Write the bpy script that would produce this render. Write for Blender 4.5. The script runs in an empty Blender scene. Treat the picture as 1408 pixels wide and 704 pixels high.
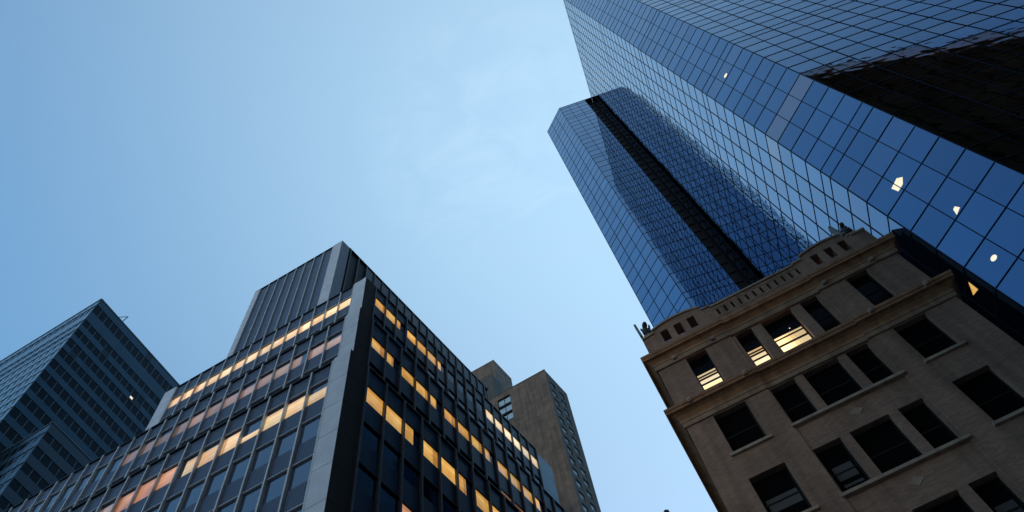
import bpy, math, random
from math import radians as RD, sin, cos, pi
from mathutils import Vector, Matrix, noise
random.seed(7)

# ------------------------------------------------------------------ camera
sc = bpy.context.scene
COL = sc.collection
CAMZ = 1.7
CF, CW, CH = 1160.0, 1408.0, 704.0
_z = Vector(((583.5-704)/CF, (-130.4-352)/CF, 1.0)).normalized()      # up, seen from the camera
_a = _z.cross(Vector((0, 0, 1))).normalized()
_X = -_a
_Y = _z.cross(_X)
# rows are the world axes in camera coordinates (x right, y down, z forward)
camd = bpy.data.cameras.new('camera')
cam = bpy.data.objects.new('camera', camd)
COL.objects.link(cam)
R = Matrix(((_X.x, -_X.y, -_X.z), (_Y.x, -_Y.y, -_Y.z), (_z.x, -_z.y, -_z.z)))
cam.matrix_world = Matrix.Translation((0, 0, CAMZ)) @ R.to_4x4()
camd.sensor_width = 36.0
camd.lens = 36.0*CF/CW
camd.clip_start = 0.1
camd.clip_end = 3000
sc.camera = cam

# ------------------------------------------------------------------ sky, sun, exposure
SUN_EL, SUN_AZ = 12.0, -150.0        # evening light from behind the camera, azimuth clockwise from +Y
SKY_STRENGTH = 0.15
WISP = (0.022, 0.264, 0.964)           # where the one faint wisp of cloud hangs
EXPOSURE = 2.4
world = bpy.data.worlds.new('World')
sc.world = world
world.use_nodes = True
wn, wl = world.node_tree.nodes, world.node_tree.links
wn.clear()
wo = wn.new('ShaderNodeOutputWorld')
wb = wn.new('ShaderNodeBackground')
sky = wn.new('ShaderNodeTexSky')
sky.sky_type = 'NISHITA'
sky.sun_disc = False
sky.sun_elevation = RD(SUN_EL)
sky.sun_rotation = RD(SUN_AZ)
sky.air_density = 1.0
sky.dust_density = 0.6
sky.ozone_density = 1.6
gain = wn.new('ShaderNodeMix'); gain.data_type = 'RGBA'; gain.blend_type = 'MULTIPLY'
gain.inputs[0].default_value = 1.0
gain.inputs[7].default_value = (1.0, 1.0, 1.0, 1)
wl.new(sky.outputs[0], gain.inputs[6])
# the evening sky is deeper blue away from the sunset side
tc = wn.new('ShaderNodeTexCoord')
sx = wn.new('ShaderNodeSeparateXYZ'); wl.new(tc.outputs['Generated'], sx.inputs[0])
gr = wn.new('ShaderNodeMapRange'); gr.interpolation_type = 'SMOOTHSTEP'
gr.inputs[1].default_value = 0.15; gr.inputs[2].default_value = -0.70
wl.new(sx.outputs[0], gr.inputs[0])
gm = wn.new('ShaderNodeMix'); gm.data_type = 'RGBA'
gm.inputs[6].default_value = (1.45, 1.30, 0.99, 1); gm.inputs[7].default_value = (0.30, 0.45, 0.50, 1)
wl.new(gr.outputs[0], gm.inputs[0])
gr2 = wn.new('ShaderNodeMapRange')
gr2.inputs[1].default_value = -0.6; gr2.inputs[2].default_value = 0.8
wl.new(sx.outputs[1], gr2.inputs[0])
gm2 = wn.new('ShaderNodeValToRGB'); cr = gm2.color_ramp; cr.interpolation = 'EASE'
cr.elements[0].position = 0.0; cr.elements[0].color = (0.17, 0.21, 0.29, 1)
cr.elements[1].position = 1.0; cr.elements[1].color = (0.56, 0.54, 0.60, 1)
e_ = cr.elements.new(0.62); e_.color = (1, 1, 1, 1)
wl.new(gr2.outputs[0], gm2.inputs[0])
gmm = wn.new('ShaderNodeMix'); gmm.data_type = 'RGBA'; gmm.blend_type = 'MULTIPLY'; gmm.inputs[0].default_value = 1
wl.new(gm.outputs[2], gmm.inputs[6]); wl.new(gm2.outputs[0], gmm.inputs[7]); 
gr3 = wn.new('ShaderNodeMapRange'); gr3.interpolation_type = 'SMOOTHSTEP'
gr3.inputs[1].default_value = 0.12; gr3.inputs[2].default_value = 0.60
wl.new(sx.outputs[0], gr3.inputs[0])
gm3 = wn.new('ShaderNodeMix'); gm3.data_type = 'RGBA'
gm3.inputs[6].default_value = (1, 1, 1, 1); gm3.inputs[7].default_value = (0.28, 0.40, 0.55, 1)
wl.new(gr3.outputs[0], gm3.inputs[0])
gmn = wn.new('ShaderNodeMix'); gmn.data_type = 'RGBA'; gmn.blend_type = 'MULTIPLY'; gmn.inputs[0].default_value = 1
wl.new(gmm.outputs[2], gmn.inputs[6]); wl.new(gm3.outputs[2], gmn.inputs[7]); wl.new(gmn.outputs[2], gain.inputs[7])
# thin wisps of high cloud
mp = wn.new('ShaderNodeMapping'); mp.inputs['Scale'].default_value = (3.0, 5.5, 4.0)
mp.inputs['Rotation'].default_value = (0.3, 0.5, 0.8)
nz = wn.new('ShaderNodeTexNoise'); nz.inputs['Scale'].default_value = 4.5
nz.inputs['Detail'].default_value = 7; nz.inputs['Roughness'].default_value = 0.6
nz.inputs['Distortion'].default_value = 0.8
rmp = wn.new('ShaderNodeMapRange')
rmp.inputs[1].default_value = 0.40; rmp.inputs[2].default_value = 0.75
rmp.inputs[3].default_value = 0.0; rmp.inputs[4].default_value = 0.16
cl = wn.new('ShaderNodeMix'); cl.data_type = 'RGBA'
cl.inputs[7].default_value = (1.0, 1.28, 1.5, 1)
wl.new(tc.outputs['Generated'], mp.inputs[0]); wl.new(mp.outputs[0], nz.inputs[0])
dt = wn.new('ShaderNodeVectorMath'); dt.operation = 'DOT_PRODUCT'
dt.inputs[1].default_value = WISP
wl.new(tc.outputs['Generated'], dt.inputs[0])
mk = wn.new('ShaderNodeMapRange'); mk.interpolation_type = 'SMOOTHSTEP'
mk.inputs[1].default_value = 0.982; mk.inputs[2].default_value = 0.998
mk.inputs[3].default_value = 0.0; mk.inputs[4].default_value = 1.0
wl.new(dt.outputs['Value'], mk.inputs[0])
ml = wn.new('ShaderNodeMath'); ml.operation = 'MULTIPLY'
wl.new(nz.outputs[0], rmp.inputs[0]); wl.new(rmp.outputs[0], ml.inputs[0]); wl.new(mk.outputs[0], ml.inputs[1])
wl.new(ml.outputs[0], cl.inputs[0])
wl.new(gain.outputs[2], cl.inputs[6]); wl.new(cl.outputs[2], wb.inputs[0])
wb.inputs[1].default_value = SKY_STRENGTH
wl.new(wb.outputs[0], wo.inputs[0])

sund = bpy.data.lights.new('sun', 'SUN')
sund.energy = 0.02
sund.angle = RD(20)
sund.color = (1.0, 0.86, 0.72)
sun = bpy.data.objects.new('sun', sund)
COL.objects.link(sun)
sdir = Vector((sin(RD(SUN_AZ))*cos(RD(SUN_EL)), cos(RD(SUN_AZ))*cos(RD(SUN_EL)), sin(RD(SUN_EL))))
sun.rotation_euler = sdir.to_track_quat('Z', 'Y').to_euler()

vs = sc.view_settings
vs.view_transform = 'Standard'
vs.look = 'None'
vs.gamma = 1
vs.exposure = EXPOSURE
vs.use_curve_mapping = False
sc.cycles.max_bounces = 8
sc.cycles.glossy_bounces = 5

# ------------------------------------------------------------------ materials
def newmat(name):
    m = bpy.data.materials.new(name); m.use_nodes = True
    nt = m.node_tree
    return m, nt.nodes, nt.links, nt.nodes['Principled BSDF']

def stone(name, col, rough=0.85, var=0.12, scale=1.2, bump=0.15, spec=0.3, streak=0.0, fine=30.0):
    m, n, l, b = newmat(name)
    t = n.new('ShaderNodeTexCoord')
    n1 = n.new('ShaderNodeTexNoise'); n1.inputs['Scale'].default_value = scale; n1.inputs['Detail'].default_value = 6
    l.new(t.outputs['Object'], n1.inputs[0])
    mr = n.new('ShaderNodeMapRange'); mr.inputs[1].default_value = .3; mr.inputs[2].default_value = .7
    mr.inputs[3].default_value = 1-var; mr.inputs[4].default_value = 1+var
    l.new(n1.outputs[0], mr.inputs[0])
    mx = n.new('ShaderNodeMix'); mx.data_type = 'RGBA'; mx.blend_type = 'MULTIPLY'; mx.inputs[0].default_value = 1
    mx.inputs[6].default_value = (*col, 1); l.new(mr.outputs[0], mx.inputs[7])
    out = mx.outputs[2]
    if streak:
        mp = n.new('ShaderNodeMapping'); mp.inputs['Scale'].default_value = (2.2, 2.2, .12)
        n2 = n.new('ShaderNodeTexNoise'); n2.inputs['Scale'].default_value = 1.5; n2.inputs['Detail'].default_value = 4
        l.new(t.outputs['Object'], mp.inputs[0]); l.new(mp.outputs[0], n2.inputs[0])
        m2 = n.new('ShaderNodeMapRange'); m2.inputs[1].default_value = .4; m2.inputs[2].default_value = .7
        m2.inputs[3].default_value = 1; m2.inputs[4].default_value = 1-streak
        l.new(n2.outputs[0], m2.inputs[0])
        mx2 = n.new('ShaderNodeMix'); mx2.data_type = 'RGBA'; mx2.blend_type = 'MULTIPLY'; mx2.inputs[0].default_value = 1
        l.new(out, mx2.inputs[6]); l.new(m2.outputs[0], mx2.inputs[7]); out = mx2.outputs[2]
    l.new(out, b.inputs['Base Color'])
    b.inputs['Roughness'].default_value = rough
    b.inputs['Specular IOR Level'].default_value = spec
    if bump:
        n3 = n.new('ShaderNodeTexNoise'); n3.inputs['Scale'].default_value = fine; n3.inputs['Detail'].default_value = 3
        l.new(t.outputs['Object'], n3.inputs[0])
        bp = n.new('ShaderNodeBump'); bp.inputs['Strength'].default_value = bump; bp.inputs['Distance'].default_value = .02
        l.new(n3.outputs[0], bp.inputs['Height']); l.new(bp.outputs[0], b.inputs['Normal'])
    return m

def bricks(name, c1, c2, mortar, bw=.22, bh=.075, var=.15, rot=0.0):
    m, n, l, b = newmat(name)
    t = n.new('ShaderNodeTexCoord')
    sp = n.new('ShaderNodeSeparateXYZ'); cb = n.new('ShaderNodeCombineXYZ')
    mp = n.new('ShaderNodeMapping'); mp.inputs['Rotation'].default_value = (0, 0, rot)
    l.new(t.outputs['Object'], mp.inputs[0]); l.new(mp.outputs[0], sp.inputs[0])
    ad = n.new('ShaderNodeMath'); ad.operation = 'ADD'
    l.new(sp.outputs[0], ad.inputs[0]); l.new(sp.outputs[1], ad.inputs[1])
    l.new(ad.outputs[0], cb.inputs[0]); l.new(sp.outputs[2], cb.inputs[1])
    br = n.new('ShaderNodeTexBrick'); br.inputs['Scale'].default_value = 1
    br.inputs['Brick Width'].default_value = bw; br.inputs['Row Height'].default_value = bh
    br.inputs['Mortar Size'].default_value = .006; br.inputs['Mortar Smooth'].default_value = .3
    br.inputs['Color1'].default_value = (*c1, 1); br.inputs['Color2'].default_value = (*c2, 1); br.inputs['Mortar'].default_value = (*mortar, 1)
    l.new(cb.outputs[0], br.inputs[0])
    n1 = n.new('ShaderNodeTexNoise'); n1.inputs['Scale'].default_value = .6; n1.inputs['Detail'].default_value = 6
    l.new(t.outputs['Object'], n1.inputs[0])
    mr = n.new('ShaderNodeMapRange'); mr.inputs[1].default_value = .3; mr.inputs[2].default_value = .7
    mr.inputs[3].default_value = 1-var; mr.inputs[4].default_value = 1+var
    l.new(n1.outputs[0], mr.inputs[0])
    mx = n.new('ShaderNodeMix'); mx.data_type = 'RGBA'; mx.blend_type = 'MULTIPLY'; mx.inputs[0].default_value = 1
    l.new(br.outputs[0], mx.inputs[6]); l.new(mr.outputs[0], mx.inputs[7])
    mp2 = n.new('ShaderNodeMapping'); mp2.inputs['Scale'].default_value = (1.6, 1.6, .10)
    n2 = n.new('ShaderNodeTexNoise'); n2.inputs['Scale'].default_value = 1.3; n2.inputs['Detail'].default_value = 5
    l.new(t.outputs['Object'], mp2.inputs[0]); l.new(mp2.outputs[0], n2.inputs[0])
    m2 = n.new('ShaderNodeMapRange'); m2.inputs[1].default_value = .42; m2.inputs[2].default_value = .68
    m2.inputs[3].default_value = 1.05; m2.inputs[4].default_value = .68
    l.new(n2.outputs[0], m2.inputs[0])
    mx3 = n.new('ShaderNodeMix'); mx3.data_type = 'RGBA'; mx3.blend_type = 'MULTIPLY'; mx3.inputs[0].default_value = 1
    l.new(mx.outputs[2], mx3.inputs[6]); l.new(m2.outputs[0], mx3.inputs[7])
    l.new(mx3.outputs[2], b.inputs['Base Color'])
    b.inputs['Roughness'].default_value = .9
    bp = n.new('ShaderNodeBump'); bp.inputs['Strength'].default_value = .5; bp.inputs['Distance'].default_value = .01; bp.invert = True
    l.new(br.outputs[1], bp.inputs['Height']); l.new(bp.outputs[0], b.inputs['Normal'])
    return m

def mirror(name, col, rough=.03, wav=.02, wscale=.6, metallic=1.0, attr=True, ior=1.5):
    """coated curtain-wall glass; every pane carries its own slight tint in the colour attribute"""
    m, n, l, b = newmat(name)
    out = None
    if attr:
        at = n.new('ShaderNodeAttribute'); at.attribute_name = 'tint'
        mx = n.new('ShaderNodeMix'); mx.data_type = 'RGBA'; mx.blend_type = 'MULTIPLY'; mx.inputs[0].default_value = 1
        mx.inputs[6].default_value = (*col, 1); l.new(at.outputs['Color'], mx.inputs[7])
        l.new(mx.outputs[2], b.inputs['Base Color'])
    else:
        b.inputs['Base Color'].default_value = (*col, 1)
    b.inputs['Metallic'].default_value = metallic
    b.inputs['Roughness'].default_value = rough
    b.inputs['IOR'].default_value = ior
    t = n.new('ShaderNodeTexCoord')
    n1 = n.new('ShaderNodeTexNoise'); n1.inputs['Scale'].default_value = wscale; n1.inputs['Detail'].default_value = 1
    l.new(t.outputs['Object'], n1.inputs[0])
    bp = n.new('ShaderNodeBump'); bp.inputs['Strength'].default_value = 1; bp.inputs['Distance'].default_value = wav
    l.new(n1.outputs[0], bp.inputs['Height']); l.new(bp.outputs[0], b.inputs['Normal'])
    return m

def glow(name, c1, c2, strength, scale=2.0, gloss=True):
    m, n, l, b = newmat(name)
    t = n.new('ShaderNodeTexCoord')
    n1 = n.new('ShaderNodeTexNoise'); n1.inputs['Scale'].default_value = scale; n1.inputs['Detail'].default_value = 2
    l.new(t.outputs['Object'], n1.inputs[0])
    mr = n.new('ShaderNodeMapRange'); mr.inputs[1].default_value = .35; mr.inputs[2].default_value = .65
    l.new(n1.outputs[0], mr.inputs[0])
    mx = n.new('ShaderNodeMix'); mx.data_type = 'RGBA'
    mx.inputs[6].default_value = (*c1, 1); mx.inputs[7].default_value = (*c2, 1)
    l.new(mr.outputs[0], mx.inputs[0])
    at = n.new('ShaderNodeAttribute'); at.attribute_name = 'tint'
    mm = n.new('ShaderNodeMix'); mm.data_type = 'RGBA'; mm.blend_type = 'MULTIPLY'; mm.inputs[0].default_value = 1
    l.new(mx.outputs[2], mm.inputs[6]); l.new(at.outputs['Color'], mm.inputs[7])
    l.new(mm.outputs[2], b.inputs['Emission Color'])
    b.inputs['Emission Strength'].default_value = strength*2**-EXPOSURE
    b.inputs['Base Color'].default_value = (.02, .02, .02, 1)
    b.inputs['Roughness'].default_value = .1
    return m

def striped(name, c1, c2, freq, az, metallic=0.0, rough=.5):
    """fine upright ribs along a facade of azimuth az (degrees)"""
    m, n, l, b = newmat(name)
    t = n.new('ShaderNodeTexCoord')
    mp = n.new('ShaderNodeMapping'); mp.inputs['Rotation'].default_value = (0, 0, -RD(az))
    sp = n.new('ShaderNodeSeparateXYZ'); l.new(t.outputs['Object'], mp.inputs[0]); l.new(mp.outputs[0], sp.inputs[0])
    mu = n.new('ShaderNodeMath'); mu.operation = 'MULTIPLY'; mu.inputs[1].default_value = freq
    fr = n.new('ShaderNodeMath'); fr.operation = 'FRACT'
    gt = n.new('ShaderNodeMath'); gt.operation = 'GREATER_THAN'; gt.inputs[1].default_value = .5
    l.new(sp.outputs[0], mu.inputs[0]); l.new(mu.outputs[0], fr.inputs[0]); l.new(fr.outputs[0], gt.inputs[0])
    mx = n.new('ShaderNodeMix'); mx.data_type = 'RGBA'; mx.inputs[6].default_value = (*c1, 1); mx.inputs[7].default_value = (*c2, 1)
    l.new(gt.outputs[0], mx.inputs[0]); l.new(mx.outputs[2], b.inputs['Base Color'])
    b.inputs['Metallic'].default_value = metallic; b.inputs['Roughness'].default_value = rough
    b.inputs['Specular IOR Level'].default_value = .15
    return m

M = {}
M['asphalt'] = stone('asphalt', (.05, .05, .052), var=.2)
M['paving'] = stone('paving', (.26, .25, .24))
M['kerb'] = stone('kerb', (.34, .33, .31))
M['paint'] = stone('road_paint', (.75, .74, .7), var=.05)
M['blue_glass'] = mirror('blue_coated_glass', (.170, .298, .455), rough=.02, wav=.005, wscale=.9)
M['blue_frame'] = stone('dark_blue_frame', (.006, .009, .018), rough=.5, var=.05, bump=0, spec=.08)
M['black_metal'] = stone('black_metal', (.006, .006, .008), rough=.5, var=.1, bump=0, spec=.12)
M['shaded_office_glass'] = mirror('shaded_office_glass', (.004, .005, .008), rough=.06, wav=.01, metallic=0, ior=1.28)  # office glass of the avenue face, its shade put into the colour
M['brick'] = bricks('brown_brick', (.36, .205, .145), (.26, .148, .106), (.31, .20, .155), rot=-RD(165.2))
M['brick_dark'] = bricks('dark_brick', (.10, .075, .06), (.08, .06, .05), (.09, .08, .07))
M['limestone'] = stone('tan_limestone', (.38, .235, .165), var=.18, streak=.35, scale=2.0)
M['terracotta'] = stone('brown_terracotta', (.36, .175, .10), var=.2, streak=.3, scale=2.5)
M['coping'] = stone('pale_coping', (.44, .31, .24), var=.12, streak=.3)
M['sash'] = stone('dark_sash', (.006, .0055, .005), rough=.5, var=.1, bump=0)
M['room_dark'] = stone('room_interior', (.05, .045, .042), var=.3, bump=0)
M['win_glass'] = mirror('old_window_glass', (.006, .006, .007), rough=.08, wav=.01, metallic=0, attr=False, ior=1.10)
M['blind'] = stone('grey_blind', (.085, .085, .09), var=.2, bump=0)
M['slab'] = stone('pale_slab', (.22, .23, .24), var=.2)
M['bronze'] = stone('weathered_bronze', (.016, .016, .016), rough=.5, var=.4, scale=8)
M['pale_stone'] = stone('pale_granite', (.44, .49, .59), rough=.45, var=.10, scale=1.0, spec=.5, fine=12, bump=.05)
M['alu'] = stone('aluminium_mullion', (.40, .43, .48), rough=.42, var=.12, scale=3, spec=.6, bump=.05)
M['joint_and_pier_shade'] = stone('dark_joint_and_shaded_pier', (.018, .017, .016), bump=0)  # open joints, and the painted shade on the piers' avenue side
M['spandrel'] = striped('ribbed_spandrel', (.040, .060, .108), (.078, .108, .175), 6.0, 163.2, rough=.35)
M['spandrel_shaded'] = striped('shaded_ribbed_spandrel', (.008, .010, .016), (.014, .017, .024), 6.0, 64.5, rough=.35)  # same spandrel on the avenue face, colour darkened for shade
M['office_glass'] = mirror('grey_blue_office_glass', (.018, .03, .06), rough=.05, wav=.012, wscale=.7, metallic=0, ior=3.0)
M['lit_cream'] = glow('lit_room_cream', (1.0, .80, .50), (1.0, .60, .27), 1.05, 1.3)
M['lit_yellow'] = glow('lit_room_yellow', (1.0, .60, .17), (.85, .42, .08), .78, 1.3)
M['lit_white'] = glow('lit_room_white', (1.0, .86, .56), (1.0, .68, .34), .92, .9)
M['lit_pink'] = glow('lit_room_pink', (.58, .41, .35), (.44, .32, .29), .55, .8)
M['lit_orange'] = glow('lit_room_orange', (.85, .42, .24), (.62, .28, .15), .85, .8)
M['spot'] = glow('ceiling_lamp', (1, .88, .62), (1, .92, .72), 1.05, 1)
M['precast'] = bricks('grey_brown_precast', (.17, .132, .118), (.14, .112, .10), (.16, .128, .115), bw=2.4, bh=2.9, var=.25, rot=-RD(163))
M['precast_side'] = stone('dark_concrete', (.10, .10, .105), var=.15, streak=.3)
M['far_glass'] = mirror('teal_grey_glass', (.06, .10, .13), rough=.06, wav=.01, metallic=0, ior=2.6)
M['far_glass2'] = mirror('dark_window_glass', (.003, .008, .013), rough=.08, wav=.02, metallic=0, ior=1.18)
M['far_spandrel'] = mirror('blue_grey_spandrel', (.013, .048, .085), rough=.15, wav=.01, metallic=0, ior=1.3)
M['far_frame'] = stone('steel_frame', (.045, .065, .085), rough=.4, bump=0)
M['c_glass'] = mirror('pale_window_glass', (.50, .60, .72), rough=.08, wav=.02, metallic=0, ior=1.8)
M['wing_spandrel'] = mirror('dark_teal_spandrel', (.006, .020, .034), rough=.2, wav=.01, metallic=0, ior=1.4)
M['alu_shaded'] = stone('shaded_aluminium_mullion', (.035, .037, .042), rough=.45, var=.1, bump=0)  # same aluminium mullions, darkened in colour for the shaded avenue face
M['pier_shaded'] = stone('shaded_granite', (.14, .17, .22), rough=.5)  # the pale granite again, with the shade of its avenue side painted in
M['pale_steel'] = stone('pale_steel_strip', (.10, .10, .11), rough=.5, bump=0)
M['dark_office'] = stone('dark_brown_stone', (.020, .011, .007), var=.5, scale=.1, spec=0.0, rough=1, bump=0)
M['dull_orange'] = glow('dull_orange_lamp_glow', (.36, .13, .035), (.12, .045, .02), .16, .05)

# ------------------------------------------------------------------ mesh helpers
class MB:
    """collects faces for ONE mesh object; world coordinates"""
    def __init__(s): s.v = []; s.f = []; s.t = []
    def face(s, pts, tint=(1, 1, 1)):
        i = len(s.v); s.v += [tuple(p) for p in pts]; s.f.append(tuple(range(i, i+len(pts)))); s.t.append(tint)
    def box8(s, c, tint=(1, 1, 1)):
        # c: 4 bottom (ccw from above), 4 top
        i = len(s.v); s.v += [tuple(p) for p in c]
        for q in ((3, 2, 1, 0), (4, 5, 6, 7), (0, 1, 5, 4), (1, 2, 6, 5), (2, 3, 7, 6), (3, 0, 4, 7)):
            s.f.append(tuple(i+k for k in q)); s.t.append(tint)
    def merge(s, o):
        i = len(s.v); s.v += o.v; s.f += [tuple(k+i for k in f) for f in o.f]; s.t += o.t
        return s
    def build(s, name, mat, parent=None, smooth=False):
        org = Vector(parent.matrix_basis.translation) if parent else Vector((0, 0, 0))
        pp = parent.parent if parent else None
        while pp:
            org += Vector(pp.matrix_basis.translation); pp = pp.parent
        me = bpy.data.meshes.new(name)
        me.from_pydata([tuple(Vector(v)-org) for v in s.v], [], s.f)
        at = me.color_attributes.new('tint', 'FLOAT_COLOR', 'CORNER')
        k = 0
        buf = []
        for f, t in zip(s.f, s.t): buf += [t[0], t[1], t[2], 1.0]*len(f)
        at.data.foreach_set('color', buf)
        me.materials.append(mat)
        if smooth:
            for p in me.polygons: p.use_smooth = True
        me.update()
        o = bpy.data.objects.new(name, me); COL.objects.link(o)
        if parent: o.parent = parent
        return o

class Fr:
    """upright facade frame: origin (x, y), u along azimuth th, w outwards, z up"""
    def __init__(s, x, y, th, flip=1):
        s.o = Vector((x, y)); s.u = Vector((cos(RD(th)), sin(RD(th))))
        s.n = Vector((-s.u.y, s.u.x))*flip
    def p(s, u, w, z):
        q = s.o + s.u*u + s.n*w
        return Vector((q.x, q.y, z + CAMZ))
    def box(s, mb, u0, u1, w0, w1, z0, z1, tint=(1, 1, 1)):
        c = [s.p(u0, w0, z0), s.p(u1, w0, z0), s.p(u1, w1, z0), s.p(u0, w1, z0),
             s.p(u0, w0, z1), s.p(u1, w0, z1), s.p(u1, w1, z1), s.p(u0, w1, z1)]
        a = (s.p(1, 0, 0)-s.p(0, 0, 0)).cross(s.p(0, 1, 0)-s.p(0, 0, 0)).z
        if a*(u1-u0)*(w1-w0) < 0: c = [c[3], c[2], c[1], c[0], c[7], c[6], c[5], c[4]]
        mb.box8(c, tint); return mb
    def quad(s, mb, u0, u1, z0, z1, w, tint=(1, 1, 1), tilt=0.0):
        du = tilt*random.gauss(0, 1)*(u1-u0)*.5; dz = tilt*random.gauss(0, 1)*(z1-z0)*.5
        P = [s.p(u0, w-du-dz, z0), s.p(u1, w+du-dz, z0), s.p(u1, w+du+dz, z1), s.p(u0, w-du+dz, z1)]
        nrm = (P[1]-P[0]).cross(P[2]-P[0])
        if nrm.x*s.n.x + nrm.y*s.n.y < 0: P.reverse()
        mb.face(P, tint); return mb
    def prof(s, mb, u0, u1, pts, caps=True, tint=(1, 1, 1)):
        """sweep a closed (w, z) outline along u"""
        n = len(pts); i = len(mb.v)
        mb.v += [tuple(s.p(u0, w, z)) for w, z in pts] + [tuple(s.p(u1, w, z)) for w, z in pts]
        for k in range(n):
            mb.f.append((i+k, i+(k+1) % n, i+n+(k+1) % n, i+n+k)); mb.t.append(tint)
        if caps:
            mb.f.append(tuple(i+k for k in range(n))[::-1]); mb.t.append(tint)
            mb.f.append(tuple(i+n+k for k in range(n))); mb.t.append(tint)
        return mb

def wall_holes(fr, mb, u0, u1, z0, z1, holes, depth, w=0.0):
    us = sorted({u0, u1, *[h[0] for h in holes], *[h[1] for h in holes]})
    zs = sorted({z0, z1, *[h[2] for h in holes], *[h[3] for h in holes]})
    for a, b in zip(us, us[1:]):
        for c, d in zip(zs, zs[1:]):
            um, zm = (a+b)/2, (c+d)/2
            if any(h[0] < um < h[1] and h[2] < zm < h[3] for h in holes): continue
            fr.quad(mb, a, b, c, d, w)
    for a, b, c, d in holes:
        for q in ([(a, c), (a, d)], [(b, c), (b, d)], [(a, c), (b, c)], [(a, d), (b, d)]):
            (ua, za), (ub, zb) = q
            mb.face([fr.p(ua, w, za), fr.p(ub, w, zb), fr.p(ub, w-depth, zb), fr.p(ua, w-depth, za)])

Rt = R.transposed()
def proj(p):
    c = Rt @ (Vector(p)-Vector((0, 0, CAMZ)))
    if c.z > -0.1: return None
    return (704 + CF*c.x/(-c.z), 352 - CF*c.y/(-c.z))
def area(mb):
    """how large a part shows in the frame, in photo pixels"""
    A = 0
    for f in mb.f:
        q = [proj(mb.v[k]) for k in f]
        if any(x is None for x in q): continue
        cx = sum(x[0] for x in q)/len(q); cy = sum(x[1] for x in q)/len(q)
        if not (-20 < cx < CW+20 and -20 < cy < CH+20): continue
        a = 0
        for (x1, y1), (x2, y2) in zip(q, q[1:]+q[:1]): a += x1*y2-x2*y1
        A += abs(a)/2
    return A

def parts(name, items, parent, limit=100):
    """items: (MB, material, label or None). The largest become parts, the rest one stuff part per material"""
    it = sorted(items, key=lambda q: -area(q[0]))
    res = []
    for mb, mt, lb in it[:limit]:
        o = mb.build(name, mt, parent)
        if lb: o['label'] = lb
        res.append(o)
    rest = it[limit:]
    if rest:
        mats = []
        for q in rest:
            if q[1] not in mats: mats.append(q[1])
        big = MB(); idx = []
        for mb, mt, lb in rest:
            idx += [mats.index(mt)]*len(mb.f); big.merge(mb)
        o = big.build(name, mats[0], parent)
        for mt in mats[1:]: o.data.materials.append(mt)
        o.data.polygons.foreach_set('material_index', idx)
        o['kind'] = 'stuff'
        res.append(o)
    return res

def thing(name, loc, label, cat, group=None):
    o = bpy.data.objects.new(name, None); COL.objects.link(o)
    o.location = loc; o['label'] = label; o['category'] = cat; o.empty_display_size = 1
    if group: o['group'] = group
    return o
def structure(o, lab=None):
    o['kind'] = 'structure'; return o
def jit(c, a=.06):
    k = 1+random.uniform(-a, a); return (c[0]*k, c[1]*k, c[2]*k)

# ------------------------------------------------------------------ ground and street
def sheet(name, pts, z, mat):
    mb = MB(); mb.face([(x, y, z) for x, y in pts]); return structure(mb.build(name, mat))
sheet('ground', [(-900, -900), (900, -900), (900, 900), (-900, 900)], 0.0, M['asphalt'])
st = Fr(0, 0, 165.2)
def strip(name, u0, u1, w0, w1, z0, z1, mat):
    mb = MB(); st.box(mb, u0, u1, w0, w1, z0-CAMZ, z1-CAMZ); return structure(mb.build(name, mat))
strip('road', -150, 150, -11.5, -1.5, -.05, .004, M['asphalt'])
strip('pavement', -4.0, 150, -17.2, -11.65, -.05, .14, M['paving'])
strip('pavement', -150, -4.0, -17.2, -11.65, -.05, .138, M['paving'])
strip('kerb', -150, 150, -11.65, -11.5, -.05, .15, M['kerb'])
strip('pavement', -150, 150, -1.35, 4, -.05, .14, M['paving'])
strip('kerb', -150, 150, -1.5, -1.35, -.05, .15, M['kerb'])
mb = MB()
for k in range(-20, 20): st.box(mb, k*7, k*7+3, -6.6, -6.45, .004-CAMZ, .008-CAMZ)
structure(mb.build('road_marking', M['paint']))

# ------------------------------------------------------------------ blue glass tower (chamfered corner)
ST = 30.0
CR = (0.70118*ST, 0.71299*ST)          # chamfer / side corner
CB = (0.80441*ST, 0.58227*ST)          # chamfer / street corner
T1 = Fr(*CR, 85.0, 1)                  # side facade, outward to the left
T2 = Fr(*CR, 128.3-180, -1)            # chamfer, u from CR to CB
T3 = Fr(*CB, 174.2-180, -1)            # street facade, u to the right
for fr in (T1, T2, T3):
    c = fr.o + fr.n
    if (Vector((30, 40))-fr.o).dot(fr.n) > 0: fr.n = -fr.n
TOP = 5.44*ST
def pane_rows(top):
    z = 1.6585*ST; P = .861*ST; n = .047*ST; h = .0814*ST
    while z > 0: z -= P
    out = []
    while z < top:
        seq = [n]+[h]*10
        for q in seq:
            a, b = z, z+q
            if b > 0 and a < top-.3: out.append((max(a, 0), min(b, top-.02), q is n))
            z += q
    return out
rows = pane_rows(TOP)
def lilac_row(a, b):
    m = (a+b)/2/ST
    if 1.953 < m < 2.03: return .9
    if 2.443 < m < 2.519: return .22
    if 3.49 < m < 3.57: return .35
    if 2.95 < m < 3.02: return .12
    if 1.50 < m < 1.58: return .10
    return 0
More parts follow.
